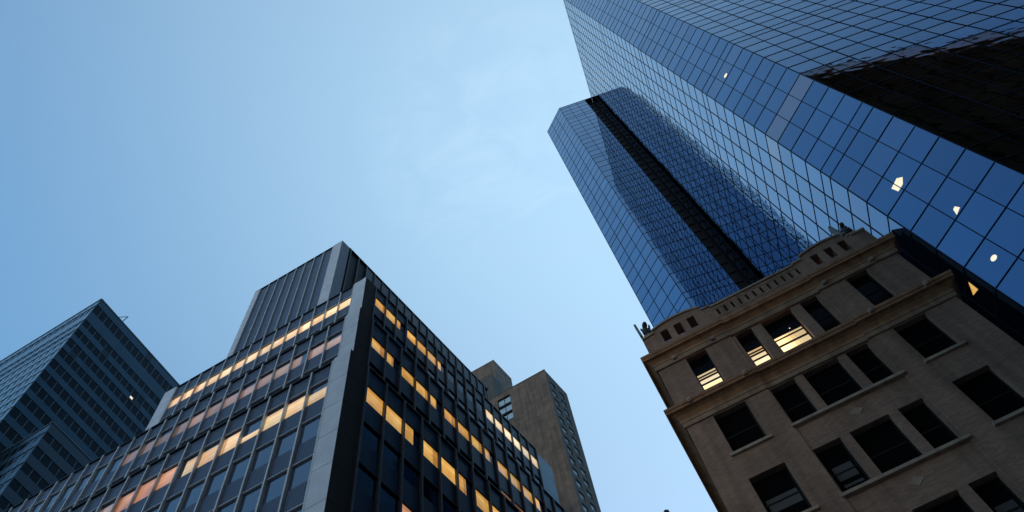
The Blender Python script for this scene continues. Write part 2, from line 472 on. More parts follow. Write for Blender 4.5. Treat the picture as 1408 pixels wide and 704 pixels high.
def glass_wall(fr, cols, rws, parent, limit, tilt=.0015, gap=.02, special=None, frame=.05, wf=.05, mull=None):
    items = []
    for i, (u0, u1) in enumerate(cols):
        for (z0, z1, nar) in rws:
            k = random.gauss(1, .045); c = random.gauss(0, .02)
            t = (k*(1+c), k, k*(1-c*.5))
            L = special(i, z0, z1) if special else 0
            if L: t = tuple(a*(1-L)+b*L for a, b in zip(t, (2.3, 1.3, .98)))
            mbp = MB(); fr.quad(mbp, u0+gap, u1-gap, z0+gap, z1-gap, 0.02, t, tilt)
            items.append((mbp, M['blue_glass'], None))
    return items
tower = thing('glass_tower', (CR[0]+14, CR[1]+8, 0), 'dark blue mirror glass tower with chamfered corners filling the upper right', 'skyscraper')
# core
U1, U3 = 19.83, 40.0
core = MB()
foot = [T1.p(U1+13, -.02, 0), T1.p(0, -.02, 0), T2.p(0, -.02, 0), T2.p(.1667*ST, -.02, 0), T3.p(0, -.02, 0), T3.p(U3, -.02, 0)]
pA, pB = foot[0], foot[-1]
q1 = T3.p(U3, -26.67-3.5, 0)
ring = foot + [q1]
ring = [Vector((p.x, p.y)) for p in ring]
n = len(ring); i0 = len(core.v)
core.v += [(p.x, p.y, 0) for p in ring] + [(p.x, p.y, TOP+CAMZ) for p in ring]
for k in range(n):
    core.f.append((k, (k+1) % n, n+(k+1) % n, n+k)); core.t.append((1, 1, 1))
core.f.append(tuple(range(n, 2*n))); core.t.append((1, 1, 1))
core.build('wall', M['blue_frame'], tower)
b1 = ST/18
items = []
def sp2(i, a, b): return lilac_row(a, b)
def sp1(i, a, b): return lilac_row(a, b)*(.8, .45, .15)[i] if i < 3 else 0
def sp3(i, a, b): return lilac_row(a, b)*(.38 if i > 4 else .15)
b1 = U1/12
c1 = [(k*b1, (k+1)*b1) for k in range(12)]
c2 = [(k*.1667*ST/3, (k+1)*.1667*ST/3) for k in range(3)]
c3 = [(k*1.9, (k+1)*1.9) for k in range(21)]
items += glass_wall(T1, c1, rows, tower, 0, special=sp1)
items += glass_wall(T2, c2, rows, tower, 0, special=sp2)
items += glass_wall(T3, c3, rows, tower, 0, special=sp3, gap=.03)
# the wing of the same tower that steps forward at the left, with a black recess in the inner corner
WCN = T1.o + T1.u*U1                    # inner corner
M3 = Fr(WCN.x, WCN.y, 175.2, 1)         # street side of the wing, u to the left
M2 = Fr(*(WCN + M3.u*6.65), 129.0, 1)   # chamfer of the wing
for fr in (M2, M3):
    if (Vector((24, 52))-fr.o).dot(fr.n) > 0: fr.n = -fr.n
W2, W3, N1 = 5.2, 6.65, 1.46
ND = .9
core = MB()
plan = [M2.p(W2, -.02, 0), M3.p(W3, -.02, 0), M3.p(N1, -.02, 0), M3.p(N1, -ND, 0), M3.p(-.3, -ND, 0), M3.p(-.6, -12, 0), M2.p(W2, -14, 0)]
n = len(plan)
core.v += [(p.x, p.y, 0) for p in plan] + [(p.x, p.y, TOP+CAMZ) for p in plan]
for k in range(n): core.f.append((k, (k+1) % n, n+(k+1) % n, n+k)); core.t.append((1, 1, 1))
core.f.append(tuple(range(n, 2*n))); core.t.append((1, 1, 1))
wcore = core.build('wing_wall', M['black_metal'], tower)
k2 = [(k*W2/3, (k+1)*W2/3) for k in range(3)]
k3 = [(N1+k*(W3-N1)/3, N1+(k+1)*(W3-N1)/3) for k in range(3)]
items += glass_wall(M2, k2, rows, tower, 0)
items += glass_wall(M3, k3, rows, tower, 0, tilt=.0008)
parts('window_pane', items, tower, 100)
# frames: one mullion mesh per upright line, one transom mesh per floor line of each facade
mull = []
for fr, cols, wd in ((T1, c1, .035), (T2, c2, .035), (T3, c3, .0)):
    xs = [c[0] for c in cols] + [cols[-1][1]]
    for k, u in enumerate(xs):
        w = .026 if fr is not T3 else (.03 if k % 2 == 0 else .014)
        m_ = MB(); fr.box(m_, u-w, u+w, 0, .055, 0, TOP); mull.append((m_, M['blue_frame'], None))
trans = []
for fr, L in ((T1, U1), (T2, .1667*ST), (T3, U3)):
    for z0, z1, nar in rows:
        w = .03 if fr is not T3 else .045
        m_ = MB(); fr.box(m_, .04, L-.04, 0, .048, z1-w, z1+w); trans.append((m_, M['blue_frame'], None))
m_ = MB()
for fr, L in ((T1, U1), (T2, .1667*ST), (T3, U3)): fr.box(m_, 0, L, -.35, .03, TOP-.02, TOP+.25)
m_.build('parapet', M['blue_frame'], tower)
# lamps seen behind the panes, and last a painted light reflection
def lamp(fr, cu, cz, pts, r=None, w=.035, mat='spot'):
    m_ = MB()
    if r:
        pts = [(cos(a)*r, sin(a)*r) for a in [k*pi/6 for k in range(12)]]
    f = [fr.p(cu+a, w, cz+b) for a, b in pts]
    g = [fr.p(cu+a, w-.01, cz+b) for a, b in pts]
    m_.face(f); m_.face(g[::-1])
    for k in range(len(f)): m_.face([f[k], f[(k+1) % len(f)], g[(k+1) % len(f)], g[k]])
    return m_.build('ceiling_light', M[mat], tower)
lamp(T2, .0600*ST, 1.440*ST, [(-.36, -.38), (.1, -.35), (.42, .02), (.2, .42), (-.42, .30)])
lamp(T2, .0705*ST, 1.263*ST, [(-.18, -.22), (.2, -.1), (.12, .26), (-.05, .22)])
lamp(T2, .0366*ST, 1.1286*ST, None, .17)
lamp(T2, .0763*ST, 2.4554*ST, None, .22)
lamp(T1, .031*ST, 1.148*ST, [(-.2, -.35), (.35, .1), (-.25, .4)], mat='lit_yellow')  # glowing triangle that stands for light reflected in the dark glass

for fr, cols in ((M2, k2), (M3, k3)):
    for u in [c[0] for c in cols] + [cols[-1][1]]:
        m_ = MB(); fr.box(m_, u-.026, u+.026, 0, .055, 0, TOP); mull.append((m_, M['blue_frame'], None))
m_ = MB(); M3.box(m_, .01, .05, -.05, .02, 0, TOP); mull.append((m_, M['pale_steel'], 'thin strip in the inner corner'))
parts('mullion', mull, tower, 100)
for z0, z1, nar in rows:
    for fr, u0, u1 in ((M2, .04, W2-.04), (M3, N1+.04, W3-.04)):
        m_ = MB(); fr.box(m_, u0, u1, 0, .048, z1-.03, z1+.03); trans.append((m_, M['blue_frame'], None))
    m_ = MB(); M3.box(m_, .2, N1-.03, -ND, -ND+.12, z1-.08, z1+.08); trans.append((m_, M['black_metal'], None))
parts('transom', trans, tower, 100)
m_ = MB()
M2.box(m_, 0, W2, -.3, .03, TOP-.02, TOP+.25); M3.box(m_, 0, W3, -.95, .03, TOP-.02, TOP+.25)
m_.build('parapet', M['blue_frame'], tower)

# ------------------------------------------------------------------ brown brick building with cornices
BO = (5.570, 18.479)
BF = Fr(*BO, 165.2-180, -1)            # u to the right along the street front
if BF.n.y > 0: BF.n = -BF.n
brown = thing('brick_building', (BO[0]+4, BO[1]+4, 0), 'brown brick building with two stone cornices and a curved parapet, partly lit top floor', 'building')
BL, BR, BD = -1.05, 9.25, 8.8
holes = []
wins = []     # u0, u1, z0, z1, kind
def W(u0, u1, z0, z1, kind='dark'): wins.append((u0, u1, z0, z1, kind)); holes.append((u0, u1, z0, z1))
z0, z1 = 26.3, 28.66
W(.15, 1.02, z0, z1, 'lit3'); W(2.28, 2.98, z0, z1, 'lit3'); W(3.40, 4.66, z0, z1, 'lit2')
W(5.08, 5.78, z0, z1); W(7.05, 7.93, z0, z1)
for f_, zt in enumerate((24.70, 21.13, 17.45, 13.8, 10.1, 6.4)):
    zb = zt-2.22
    kinds = ['dark']*5
    if f_ == 1: kinds = ['blind', 'blind2', 'dark', 'hint', 'dark']
    if f_ == 2: kinds = ['dark', 'dark', 'dark', 'hint2', 'dark']
    W(-.02, 1.22, zb, zt, kinds[0]); W(2.17, 3.1, zb, zt, kinds[1]); W(3.42, 4.74, zb, zt, kinds[2]); W(5.05, 5.86, zb, zt, kinds[3]); W(6.86, 8.06, zb, zt, kinds[4])
mb = MB()
wall_holes(BF, mb, BL, 2.13, 0, 29.5, [h for h in holes if h[1] < 2.13], .35)
wall_holes(BF, mb, 2.13, 5.97, 0, 29.5, [h for h in holes if 2.13 < h[0] < 5.97], .29, -.06)
wall_holes(BF, mb, 5.97, BR, 0, 29.5, [h for h in holes if h[0] > 5.97], .35)
for u in (2.13, 5.97): mb.face([BF.p(u, 0, 0), BF.p(u, 0, 29.5), BF.p(u, -.06, 29.5), BF.p(u, -.06, 0)])
# sides, back, roof
def side(u): mb.face([BF.p(u, 0, 0), BF.p(u, -BD, 0), BF.p(u, -BD, 30.2), BF.p(u, 0, 30.2)])
side(BL); side(BR)
mb.face([BF.p(BL, -BD, 0), BF.p(BR, -BD, 0), BF.p(BR, -BD, 30.2), BF.p(BL, -BD, 30.2)])
mb.face([BF.p(BL, 0, 29.6), BF.p(BR, 0, 29.6), BF.p(BR, -BD, 29.6), BF.p(BL, -BD, 29.6)])
mb.build('wall', M['brick'], brown)

def lit_patch(parent, u0, u1, za, zb, w, mat):
    m_ = MB(); BF.quad(m_, u0, u1, za, zb, w); return m_
for (u0, u1, za, zb, kind) in wins:
    wtop = -.29 if 2.13 < u0 < 5.97 else -.24
    fr = MB(); t = .055
    zm = (za+zb)/2
    BF.box(fr, u0, u0+t, wtop-.08, wtop, za, zb); BF.box(fr, u1-t, u1, wtop-.08, wtop, za, zb)
    BF.box(fr, u0+t, u1-t, wtop-.08, wtop, zb-t, zb); BF.box(fr, u0+t, u1-t, wtop-.08, wtop, za, za+t*1.4)
    BF.box(fr, u0+t, u1-t, wtop-.07, wtop-.015, zm-.03, zm+.03)
    window = fr.build('window', M['sash'], brown)
    h = zb-za
    if kind in ('dark', 'blind', 'blind2', 'hint', 'hint2'):
        g = MB(); BF.quad(g, u0+t, u1-t, za+t*1.4, zb-t, wtop-.05); g.build('pane', M['win_glass'], window)
        if kind in ('blind', 'blind2', 'hint2'):
            s_ = MB(); a_, b_ = (.1, .92) if kind == 'blind' else (.18, .84)
            w_ = u1-u0
            BF.box(s_, u0+w_*a_, u0+w_*b_, wtop-.045, wtop-.035, za+h*(.34 if kind == 'blind' else .36), za+h*(.60 if kind == 'blind' else .64)); s_.build('blind', M['blind'], window)
            if kind == 'blind2':
                s_ = MB(); BF.box(s_, u0+w_*.2, u0+w_*.84, wtop-.045, wtop-.035, za+h*.22, za+h*.27); s_.build('blind', M['blind'], window)
    else:
        # a room behind: dark upper sash with blind, bright lower panes
        g = MB()
        zl = za+h*.60
        BF.quad(g, u0+t, u1-t, zl, zb-t, wtop-.05); g.build('pane', M['win_glass'], window)
        g = MB()
        if kind == 'lit3':
            BF.quad(g, u0+t, u1-t, za+t, za+h*.27, wtop-.05, (1.45, 1.45, 1.3)); BF.quad(g, u0+t, u1-t, za+h*.30, za+h*.41, wtop-.05, (1, 1, 1)); BF.quad(g, u0+t, u1-t, za+h*.44, zl-.05, wtop-.05, (.75, .68, .6))
        else:
            N = 8; uw = (u1-u0-2*t)/N
            for q in range(N):
                e = .8+1.6*math.exp(-((q-1)/2.4)**2)
                BF.quad(g, u0+t+q*uw, u0+t+(q+1)*uw, za+t, za+h*.30, wtop-.05, (e, e*.98, e*.9))
                BF.quad(g, u0+t+q*uw, u0+t+(q+1)*uw, za+h*.335, zl-.05, wtop-.05, (e*.85, e*.8, e*.68))
        pn = g.build('pane', M['lit_white'], window); pn['label'] = 'brightly lit lower pane'
        br_ = MB(); BF.box(br_, u0+t, u1-t, wtop-.05, wtop-.01, za+h*(.27 if kind == 'lit3' else .30), za+h*(.30 if kind == 'lit3' else .335)); br_.build('glazing_bar', M['sash'], window)
        if kind == 'lit3':
            br_ = MB(); BF.box(br_, u0+t, u1-t, wtop-.05, wtop-.01, za+h*.41, za+h*.44); br_.build('glazing_bar', M['sash'], window)
        else:
            lb = MB(); 
            for q in range(1): BF.box(lb, u0+.80, u0+.84, wtop-.049, wtop-.04, za+h*.66, za+h*.68)
            lb.build('ceiling_light', M['spot'], window)
# sills and stone bands
for zt in (24.70, 21.13, 17.45, 13.8, 10.1, 6.4):
    zb = zt-2.22
    for u0, u1 in ((-.15, 1.35), (2.06, 6.04), (6.74, 8.18)):
        m_ = MB(); BF.box(m_, u0, u1, -.1, .09, zb-.13, zb-.003); m_.build('sill', M['coping'], brown)
# diamonds inlaid under the middle windows
for zt in (24.70, 21.13, 17.45, 13.8):
    m_ = MB(); c_ = zt-2.85; r_ = .19
    f = [BF.p(4.05+a_*r_*1.15, -.045, c_+b_*r_) for a_, b_ in ((1, 0), (0, 1), (-1, 0), (0, -1))]
    g = [BF.p(4.05+a_*r_*1.15, -.07, c_+b_*r_) for a_, b_ in ((1, 0), (0, 1), (-1, 0), (0, -1))]
    m_.face(f); [m_.face([f[k], f[(k+1) % 4], g[(k+1) % 4], g[k]]) for k in range(4)]
    m_.build('diamond_inlay', M['coping'], brown)
# cornices: swept profiles along the front with returns on both sides
def cornice(name, prof, mat, extra=0.0):
    m_ = MB()
    breaks = [(BL, 2.13, 0.0), (2.13, 5.97, -.05), (5.97, BR, 0.0)]
    for a_, b_, off in breaks:
        BF.prof(m_, a_, b_, [(w+off, z) for w, z in prof])
    # mitred corners and returns
    n = len(prof)
    for sgn, ue in ((-1, BL), (1, BR)):
        i = len(m_.v)
        for (w, z) in prof: m_.v.append(tuple(BF.p(ue, w, z)))
        for (w, z) in prof: m_.v.append(tuple(BF.p(ue+sgn*max(w, 0), w, z)))
        for (w, z) in prof: m_.v.append(tuple(BF.p(ue+sgn*max(w, 0), 0, z)))
        for (w, z) in prof: m_.v.append(tuple(BF.p(ue+sgn*max(w, 0), -BD+.2, z)))
        for s0 in (0, 1, 2):
            for k in range(n):
                m_.f.append((i+s0*n+k, i+s0*n+(k+1) % n, i+(s0+1)*n+(k+1) % n, i+(s0+1)*n+k)); m_.t.append((1, 1, 1))
        m_.f.append(tuple(i+3*n+k for k in range(n))); m_.t.append((1, 1, 1))
    return m_.build(name, mat, brown)
# architrave (moulding) under each cornice, cove, and projecting lip
cornice('moulding', [(-.02, 28.70), (.07, 28.70), (.09, 28.76), (.09, 28.95), (.13, 28.99), (.13, 29.08), (-.02, 29.08)], M['limestone'])
cornice('cornice', [(-.02, 29.081), (.12, 29.081), (.15, 29.14), (.22, 29.24), (.30, 29.28), (.36, 29.28), (.36, 29.40), (.40, 29.46), (.40, 29.60), (-.02, 29.64)], M['terracotta'])
cornice('moulding', [(-.02, 24.74), (.06, 24.74), (.08, 24.80), (.08, 24.93), (.12, 24.97), (.12, 25.06), (-.02, 25.06)], M['limestone'])
cornice('cornice', [(-.02, 25.061), (.10, 25.061), (.13, 25.16), (.20, 25.27), (.31, 25.34), (.42, 25.36), (.42, 25.48), (.46, 25.52), (.46, 25.66), (-.02, 25.74)], M['terracotta'])
for u in (-.49, 1.71, 6.63, 8.74):
    m_ = MB(); BF.box(m_, u-.07, u+.07, .30, .52, 25.42, 25.66); BF.box(m_, u-.04, u+.04, .52, .55, 25.46, 25.6); m_.build('cornice_boss', M['coping'], brown)
for u in (-.25, 1.45, 6.3, 8.3):
    m_ = MB(); BF.box(m_, u-.06, u+.10, .10, .19, 28.82, 29.02); m_.build('cornice_boss', M['coping'], brown)
# parapet with curved humps, openings and slots
def hump(u):
    for c_ in (.62, 7.53):
        d_ = abs(u-c_)
        if d_ < 1.12: return 31.62 + .24*(1-(d_/1.12)**2)
    if u < -.5: return 31.30+.08*min(1, (u-BL)/.3)
    if u > 8.65: return 31.30
    if 1.74 <= u <= 2.13 or 5.97 <= u <= 6.41: return 31.34
    return 31.22
mb = MB(); cop = MB()
op = [(c_+d_*.62-.17, c_+d_*.62+.17, 30.45, 31.33) for c_ in (.56, 7.53) for d_ in (-1, 0, 1)]
slots = [(2.27+k*.33, 2.27+k*.33+.105, 30.45, 30.95) for k in range(12)]
us = sorted({BL, BR, 2.13, 5.97, -.5, 1.74, 6.41, 8.65, *[h[0] for h in op+slots], *[h[1] for h in op+slots], *[round(-.5+k*.14, 3) for k in range(17)], *[round(6.41+k*.14, 3) for k in range(17)]})
us = [u for u in us if BL <= u <= BR]
TH = .55
for a_, b_ in zip(us, us[1:]):
    if b_-a_ < 1e-4: continue
    um = (a_+b_)/2; ta = hump(um); 
    h_ = [h for h in op+slots if h[0] < um < h[1]]
    ha, hb = hump(a_+1e-3), hump(b_-1e-3)
    segs = [(29.6, None)] if not h_ else [(29.6, h_[0][2]), (h_[0][3], None)]
    for lo, hi in segs:
        ya, yb = (hi, hi) if hi else (ha, hb)
        c = [BF.p(a_, -TH, lo), BF.p(b_, -TH, lo), BF.p(b_, 0.001, lo), BF.p(a_, 0.001, lo), BF.p(a_, -TH, ya), BF.p(b_, -TH, yb), BF.p(b_, 0.001, yb), BF.p(a_, 0.001, ya)]
        mb.box8(c)
    c = [BF.p(a_, -TH-.05, ha), BF.p(b_, -TH-.05, hb), BF.p(b_, .07, hb), BF.p(a_, .07, ha), BF.p(a_, -TH-.05, ha+.12), BF.p(b_, -TH-.05, hb+.12), BF.p(b_, .07, hb+.12), BF.p(a_, .07, ha+.12)]
    cop.box8(c)
mb.build('parapet', M['brick'], brown)
cop.build('coping', M['coping'], brown)
m_ = MB(); BF.box(m_, 2.15, 5.95, 0.001, .02, 31.03, 31.10); BF.box(m_, 2.15, 5.95, 0.001, .02, 30.30, 30.36); m_.build('string_course', M['limestone'], brown)
# side parapets, lower
m_ = MB()
for u in (BL, BR-.3): BF.box(m_, u, u+.3, -BD, -TH, 29.6, 30.9)
m_.build('parapet', M['brick'], brown)

# rooftop figures: a crouching winged beast against an upright slab
def figure(u, z, flip, label):
    root = thing('rooftop_statue', BF.p(u, -.16, z), label, 'statue', 'statues on the parapet ends')
    s_ = MB(); 
    pl = MB(); BF.box(pl, u-.22, u+.22, -.36, .04, z, z+.14); pl.build('pedestal', M['coping'], root)
    # slab
    c = [BF.p(u-flip*.30-.05, -.3, z+.14), BF.p(u-flip*.30+.05, -.3, z+.14), BF.p(u-flip*.30+.05, .1, z+.14), BF.p(u-flip*.30-.05, .1, z+.14)]
    d = [BF.p(u-flip*.36-.05, -.26, z+1.45), BF.p(u-flip*.36+.05, -.26, z+1.45), BF.p(u-flip*.36+.05, .02, z+1.38), BF.p(u-flip*.36-.05, .02, z+1.38)]
    s_.box8(c+d); s_.build('upright_slab', M['slab'], root)
    # body as a lathe-like chain of rings
    b_ = MB()
    path = [(.0, 0, .14, .17), (.02, .02, .32, .20), (-.02, .04, .52, .19), (-.05, .02, .70, .13), (-.02, .06, .82, .10), (.03, .12, .92, .12), (.06, .16, 1.02, .09), (.08, .2, 1.08, .03)]
    K = 10; i0 = len(b_.v)
    for (du, dw, dz, r_) in path:
        for k in range(K):
            a_ = 2*pi*k/K; rr = r_*(1+.22*noise.noise(Vector((du*9+k, dz*7, u))))
            b_.v.append(tuple(BF.p(u+flip*du+cos(a_)*rr, -.12+dw+sin(a_)*rr, z+dz)))
    for j in range(len(path)-1):
        for k in range(K):
            b_.f.append((i0+j*K+k, i0+j*K+(k+1) % K, i0+(j+1)*K+(k+1) % K, i0+(j+1)*K+k)); b_.t.append((1, 1, 1))
    b_.f.append(tuple(i0+(len(path)-1)*K+k for k in range(K))); b_.t.append((1, 1, 1))
    b_.build('body', M['bronze'], root, True)
    for sg in (-1, 1):
        w_ = MB()
        P = [(-.02, .42), (.16, .62), (.30, 1.02), (.20, 1.14), (.06, .86), (-.06, .66)]
        f = [BF.p(u+sg*(.08+x_*.5), -.2, z+y_) for x_, y_ in P]; g = [BF.p(u+sg*(.08+x_*.5), -.15, z+y_) for x_, y_ in P]
        w_.face(f); w_.face(g[::-1]); [w_.face([f[k], f[(k+1) % 6], g[(k+1) % 6], g[k]]) for k in range(6)]
        w_.build('wing', M['bronze'], root)
        l_ = MB(); BF.box(l_, u+sg*.10-.04, u+sg*.10+.04, .0, .10, z+.14, z+.46); l_.build('foreleg', M['bronze'], root)
    return root
figure(-.70, 31.46, 1, 'dark winged figure at the left end of the brick parapet, against the sky')
figure(8.72, 31.43, 1, 'dark winged figure at the right end of the brick parapet, before blue glass')

# dark brick block behind the right half of the brown building
rb = thing('brick_building', BF.p(6.2, -BD-1.6, -CAMZ), 'plain dark brick block hidden behind the brown building, seen mirrored in the glass', 'building')
m_ = MB(); BF.box(m_, 4.5, 12.1, -14.2, -BD-.1, -CAMZ, 44.6); m_.build('wall', M['brick_dark'], rb)
m_ = MB(); BF.box(m_, 7.4, 12.0, -14.0, -9.3, 44.6, 45.9); m_.build('bulkhead', M['brick_dark'], rb)

# ------------------------------------------------------------------ stepped office building with lit windows
off = thing('office_building', (-14, 32, 0), 'stepped dark office building with rows of lit windows and a light stone corner pier', 'building')
tiers = {
 't3': dict(c=(-10.132, 21.757), top=43.0, base=0.0, LL=45.0, RR=34.0),
 't2': dict(c=(-11.410, 24.854), top=55.3, base=43.0, LL=41.0, RR=30.0),
 't1': dict(c=(-14.037, 30.789), top=75.1, base=55.3, LL=23.65, RR=29.3),
 'pent': dict(c=(-20.553, 36.122), top=102.2, base=75.1, LL=13.35, RR=29.5),
}
walls, glassI, spandI, mullI, transI, pierI, jointMB, parap = MB(), [], [], [], [], [], MB(), []
def LF(k): 
    f = Fr(*tiers[k]['c'], 163.2, 1)
    if f.n.y > 0: f.n = -f.n
    return f
def RF(k):
    f = Fr(*tiers[k]['c'], 64.5, -1)
    if f.n.x < 0: f.n = -f.n
    return f
def prism(mb, pts, z0, z1):
    n = len(pts); i = len(mb.v)
    mb.v += [(p.x, p.y, z0+CAMZ) for p in pts] + [(p.x, p.y, z1+CAMZ) for p in pts]
    for k in range(n): mb.f.append((i+k, i+(k+1) % n, i+n+(k+1) % n, i+n+k)); mb.t.append((1, 1, 1))
    mb.f.append(tuple(i+n+k for k in range(n))); mb.t.append((1, 1, 1))
for k, t in tiers.items():
    L_, R_ = LF(k), RF(k)
    c0 = L_.o - L_.n*.12 - R_.n*.12
    a_ = c0 + L_.u*(t['LL']-.1); b_ = c0 + R_.u*(t['RR']-.1)
    d_ = a_ + R_.u*(t['RR']-.1)
    prism(walls, [a_, c0, b_, d_], t['base']-(CAMZ if k == 't3' else 1), t['top']-.15)
walls.build('wall', M['black_metal'], off)
MATL = {'c': 'lit_cream', 'y': 'lit_yellow', 'w': 'lit_white', 'p': 'lit_pink', 'o': 'lit_orange'}
def curtain(fr, tier, u0, bay, nb, tops, wh, z_lo, z_hi, lit, side, mw=.052, mproj=.15, hidden=-1):
    """upright mullions, window row per floor, spandrels between"""
    for k in range(nb+1):
        u = u0+k*bay
        m_ = MB(); fr.box(m_, u-mw, u+mw, -.11, mproj, z_lo, z_hi); mullI.append((m_, M['alu' if side == 'L' else 'alu_shaded'], None))
    for k in range(nb):
        a_, b_ = u0+k*bay+mw, u0+(k+1)*bay-mw
        prev = z_hi
        for r, zt in enumerate(tops):
            zb = zt-wh
            # spandrel above this window
            m_ = MB(); fr.quad(m_, a_, b_, zt+.06, prev, -.02); spandI.append((m_, M['spandrel' if side == 'L' else 'spandrel_shaded'], None))
            m_ = MB(); fr.box(m_, a_, b_, -.05, .06, zt-.0, zt+.06); transI.append((m_, M['alu' if side == 'L' else 'black_metal'], None))  # avenue transoms coloured black for the shade there
            code = lit.get((r, k))
            k_ = random.gauss(1, .10); tn = (k_, k_, k_*random.uniform(.97, 1.06))
            m_ = MB()
            if code:
                mt, lo, hi, ux0, ux1, e = code
                za, zc = zb+(zt-zb)*lo, zb+(zt-zb)*hi
                ua, ub = a_+(b_-a_)*ux0, a_+(b_-a_)*ux1
                e *= random.uniform(.88, 1.1)
                g_ = random.uniform(.9, 1.02)
                # a room behind glass: ceiling, wall and sill bands, sometimes a drawn curtain
                room = random.uniform(.78, 1.08); curt = random.random()
                cs = ub-(ub-ua)*random.uniform(.12, .3) if curt < .3 else ub
                for q, (f0, f1, fe) in enumerate(((0, .3, .80), (.3, .62, .95), (.62, .80, 1.12), (.80, 1, .92))):
                    z_a = za+(zc-za)*f0; z_b = za+(zc-za)*f1
                    ee = e*room*fe
                    fr.quad(m_, ua, cs, z_a, z_b, -.05, (ee, ee*g_, ee*g_*.97))
                    if cs < ub: fr.quad(m_, cs, ub, z_a, z_b, -.05, (ee*.62, ee*g_*.55, ee*g_*.5))
                glassI.append((m_, M[MATL[mt]], 'window lit warm from inside'))
                m2_ = MB(); fr.quad(m2_, a_, b_, zb, zt, -.062, tn, .003)
                spandI.append((m2_, M['office_glass' if side == 'L' else 'shaded_office_glass'], None))
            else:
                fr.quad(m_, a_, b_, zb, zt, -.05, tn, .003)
                glassI.append((m_, M['office_glass' if side == 'L' else 'shaded_office_glass'], None))
            prev = zb
        m_ = MB(); fr.quad(m_, a_, b_, z_lo, prev, -.02); spandI.append((m_, M['spandrel' if side == 'L' else 'spandrel_shaded'], None))
def F_(mt, lo=0, hi=1, a=0, b=1, e=1): return (mt, lo, hi, a, b, e)
def tops(z, n, p=3.56): return [z-k*p for k in range(n)]
# --- left (street) faces
lit = {(0, 0): F_('c', .05, .62, e=.8), (0, 1): F_('c', 0, .80), (0, 2): F_('c', 0, .80), (0, 3): F_('c', 0, .34), (0, 4): F_('c', 0, .85, e=.85), (0, 5): F_('c', 0, .8, e=.8),
       (0, 6): F_('c', 0, .8, .0, .75, .65), (0, 7): F_('o', .1, .9), (0, 8): F_('o', 0, .9, e=1.0), (0, 9): F_('o', 0, .85, e=.75), (0, 10): F_('p', 0, .8, e=1.0), (0, 11): F_('p', 0, .7, e=.6)}
curtain(LF('t3'), 't3', 1.22, 1.43, 30, tops(41.25, 11), 1.80, -CAMZ, 42.85, lit, 'L')
lit = {}
for k in range(0, 13): lit[(0, k)] = F_('p', .0, (.80 if k % 5 else .68), 0 if k != 2 else .45, 1, (1.25 if k < 4 else 1.05 if k < 9 else .7))
curtain(LF('t2'), 't2', 1.233, 1.433, 27, tops(53.45, 3), 1.70, 43.0, 55.15, lit, 'L')
lit = {}
for k in range(0, 14): lit[(0, k)] = F_('c', .0, .92, e=(1.15 if k < 6 else 1.0 if k % 4 else 1.2))
curtain(LF('t1'), 't1', 1.405, 1.483, 14, tops(72.8, 5), 1.65, 55.3, 74.95, lit, 'L')
fp = LF('pent')
for k in range(9):
    u = 1.37+k*1.405
    m_ = MB(); fp.box(m_, u-.055, u+.055, -.11, .16, 75.1, 102.0); mullI.append((m_, M['alu'], None))
    if k < 8:
        m_ = MB(); fp.quad(m_, u+.07, u+1.335, 75.1, 102.0, -.02); spandI.append((m_, M['spandrel'], 'tall ribbed louvre panel'))
# --- right (avenue) faces, their shade put into darker copies of the materials
lit = {(0, 0): F_('y'), (0, 1): F_('y'), (0, 2): F_('y', 0, 1, 0, .62), (0, 3): F_('y'), (0, 4): F_('y'), (0, 5): F_('y', 0, 1, 0, .62), (0, 6): F_('y'), (0, 7): F_('y'), (0, 8): F_('y'), (2, 2): F_('o', 0, 1, 0, .7)}
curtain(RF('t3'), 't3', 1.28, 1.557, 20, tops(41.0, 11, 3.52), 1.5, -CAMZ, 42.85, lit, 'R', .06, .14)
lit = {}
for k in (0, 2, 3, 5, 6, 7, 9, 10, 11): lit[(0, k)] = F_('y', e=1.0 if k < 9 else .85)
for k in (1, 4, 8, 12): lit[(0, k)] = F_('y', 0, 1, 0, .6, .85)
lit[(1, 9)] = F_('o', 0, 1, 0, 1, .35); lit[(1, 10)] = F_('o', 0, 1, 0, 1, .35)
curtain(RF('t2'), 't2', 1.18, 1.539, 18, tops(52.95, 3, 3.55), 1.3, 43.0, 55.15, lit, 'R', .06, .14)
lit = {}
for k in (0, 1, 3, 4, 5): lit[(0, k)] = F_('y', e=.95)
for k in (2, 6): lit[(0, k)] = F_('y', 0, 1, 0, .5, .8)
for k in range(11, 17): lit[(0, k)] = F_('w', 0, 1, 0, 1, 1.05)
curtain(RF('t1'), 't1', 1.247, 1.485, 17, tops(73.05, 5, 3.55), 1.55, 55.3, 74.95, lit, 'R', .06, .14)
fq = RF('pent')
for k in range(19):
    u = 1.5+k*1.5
    m_ = MB(); fq.box(m_, u-.06, u+.06, -.11, .14, 75.1, 102.0); mullI.append((m_, M['alu_shaded'], None))
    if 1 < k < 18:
        m_ = MB(); fq.quad(m_, u+.06, u+1.44, 75.1, 102.0, -.02); spandI.append((m_, M['spandrel_shaded'], 'tall ribbed louvre panel'))
parts('window', glassI, off, 100)
parts('spandrel', spandI, off, 100)
parts('mullion', mullI, off, 100)
parts('transom', transI, off, 100)
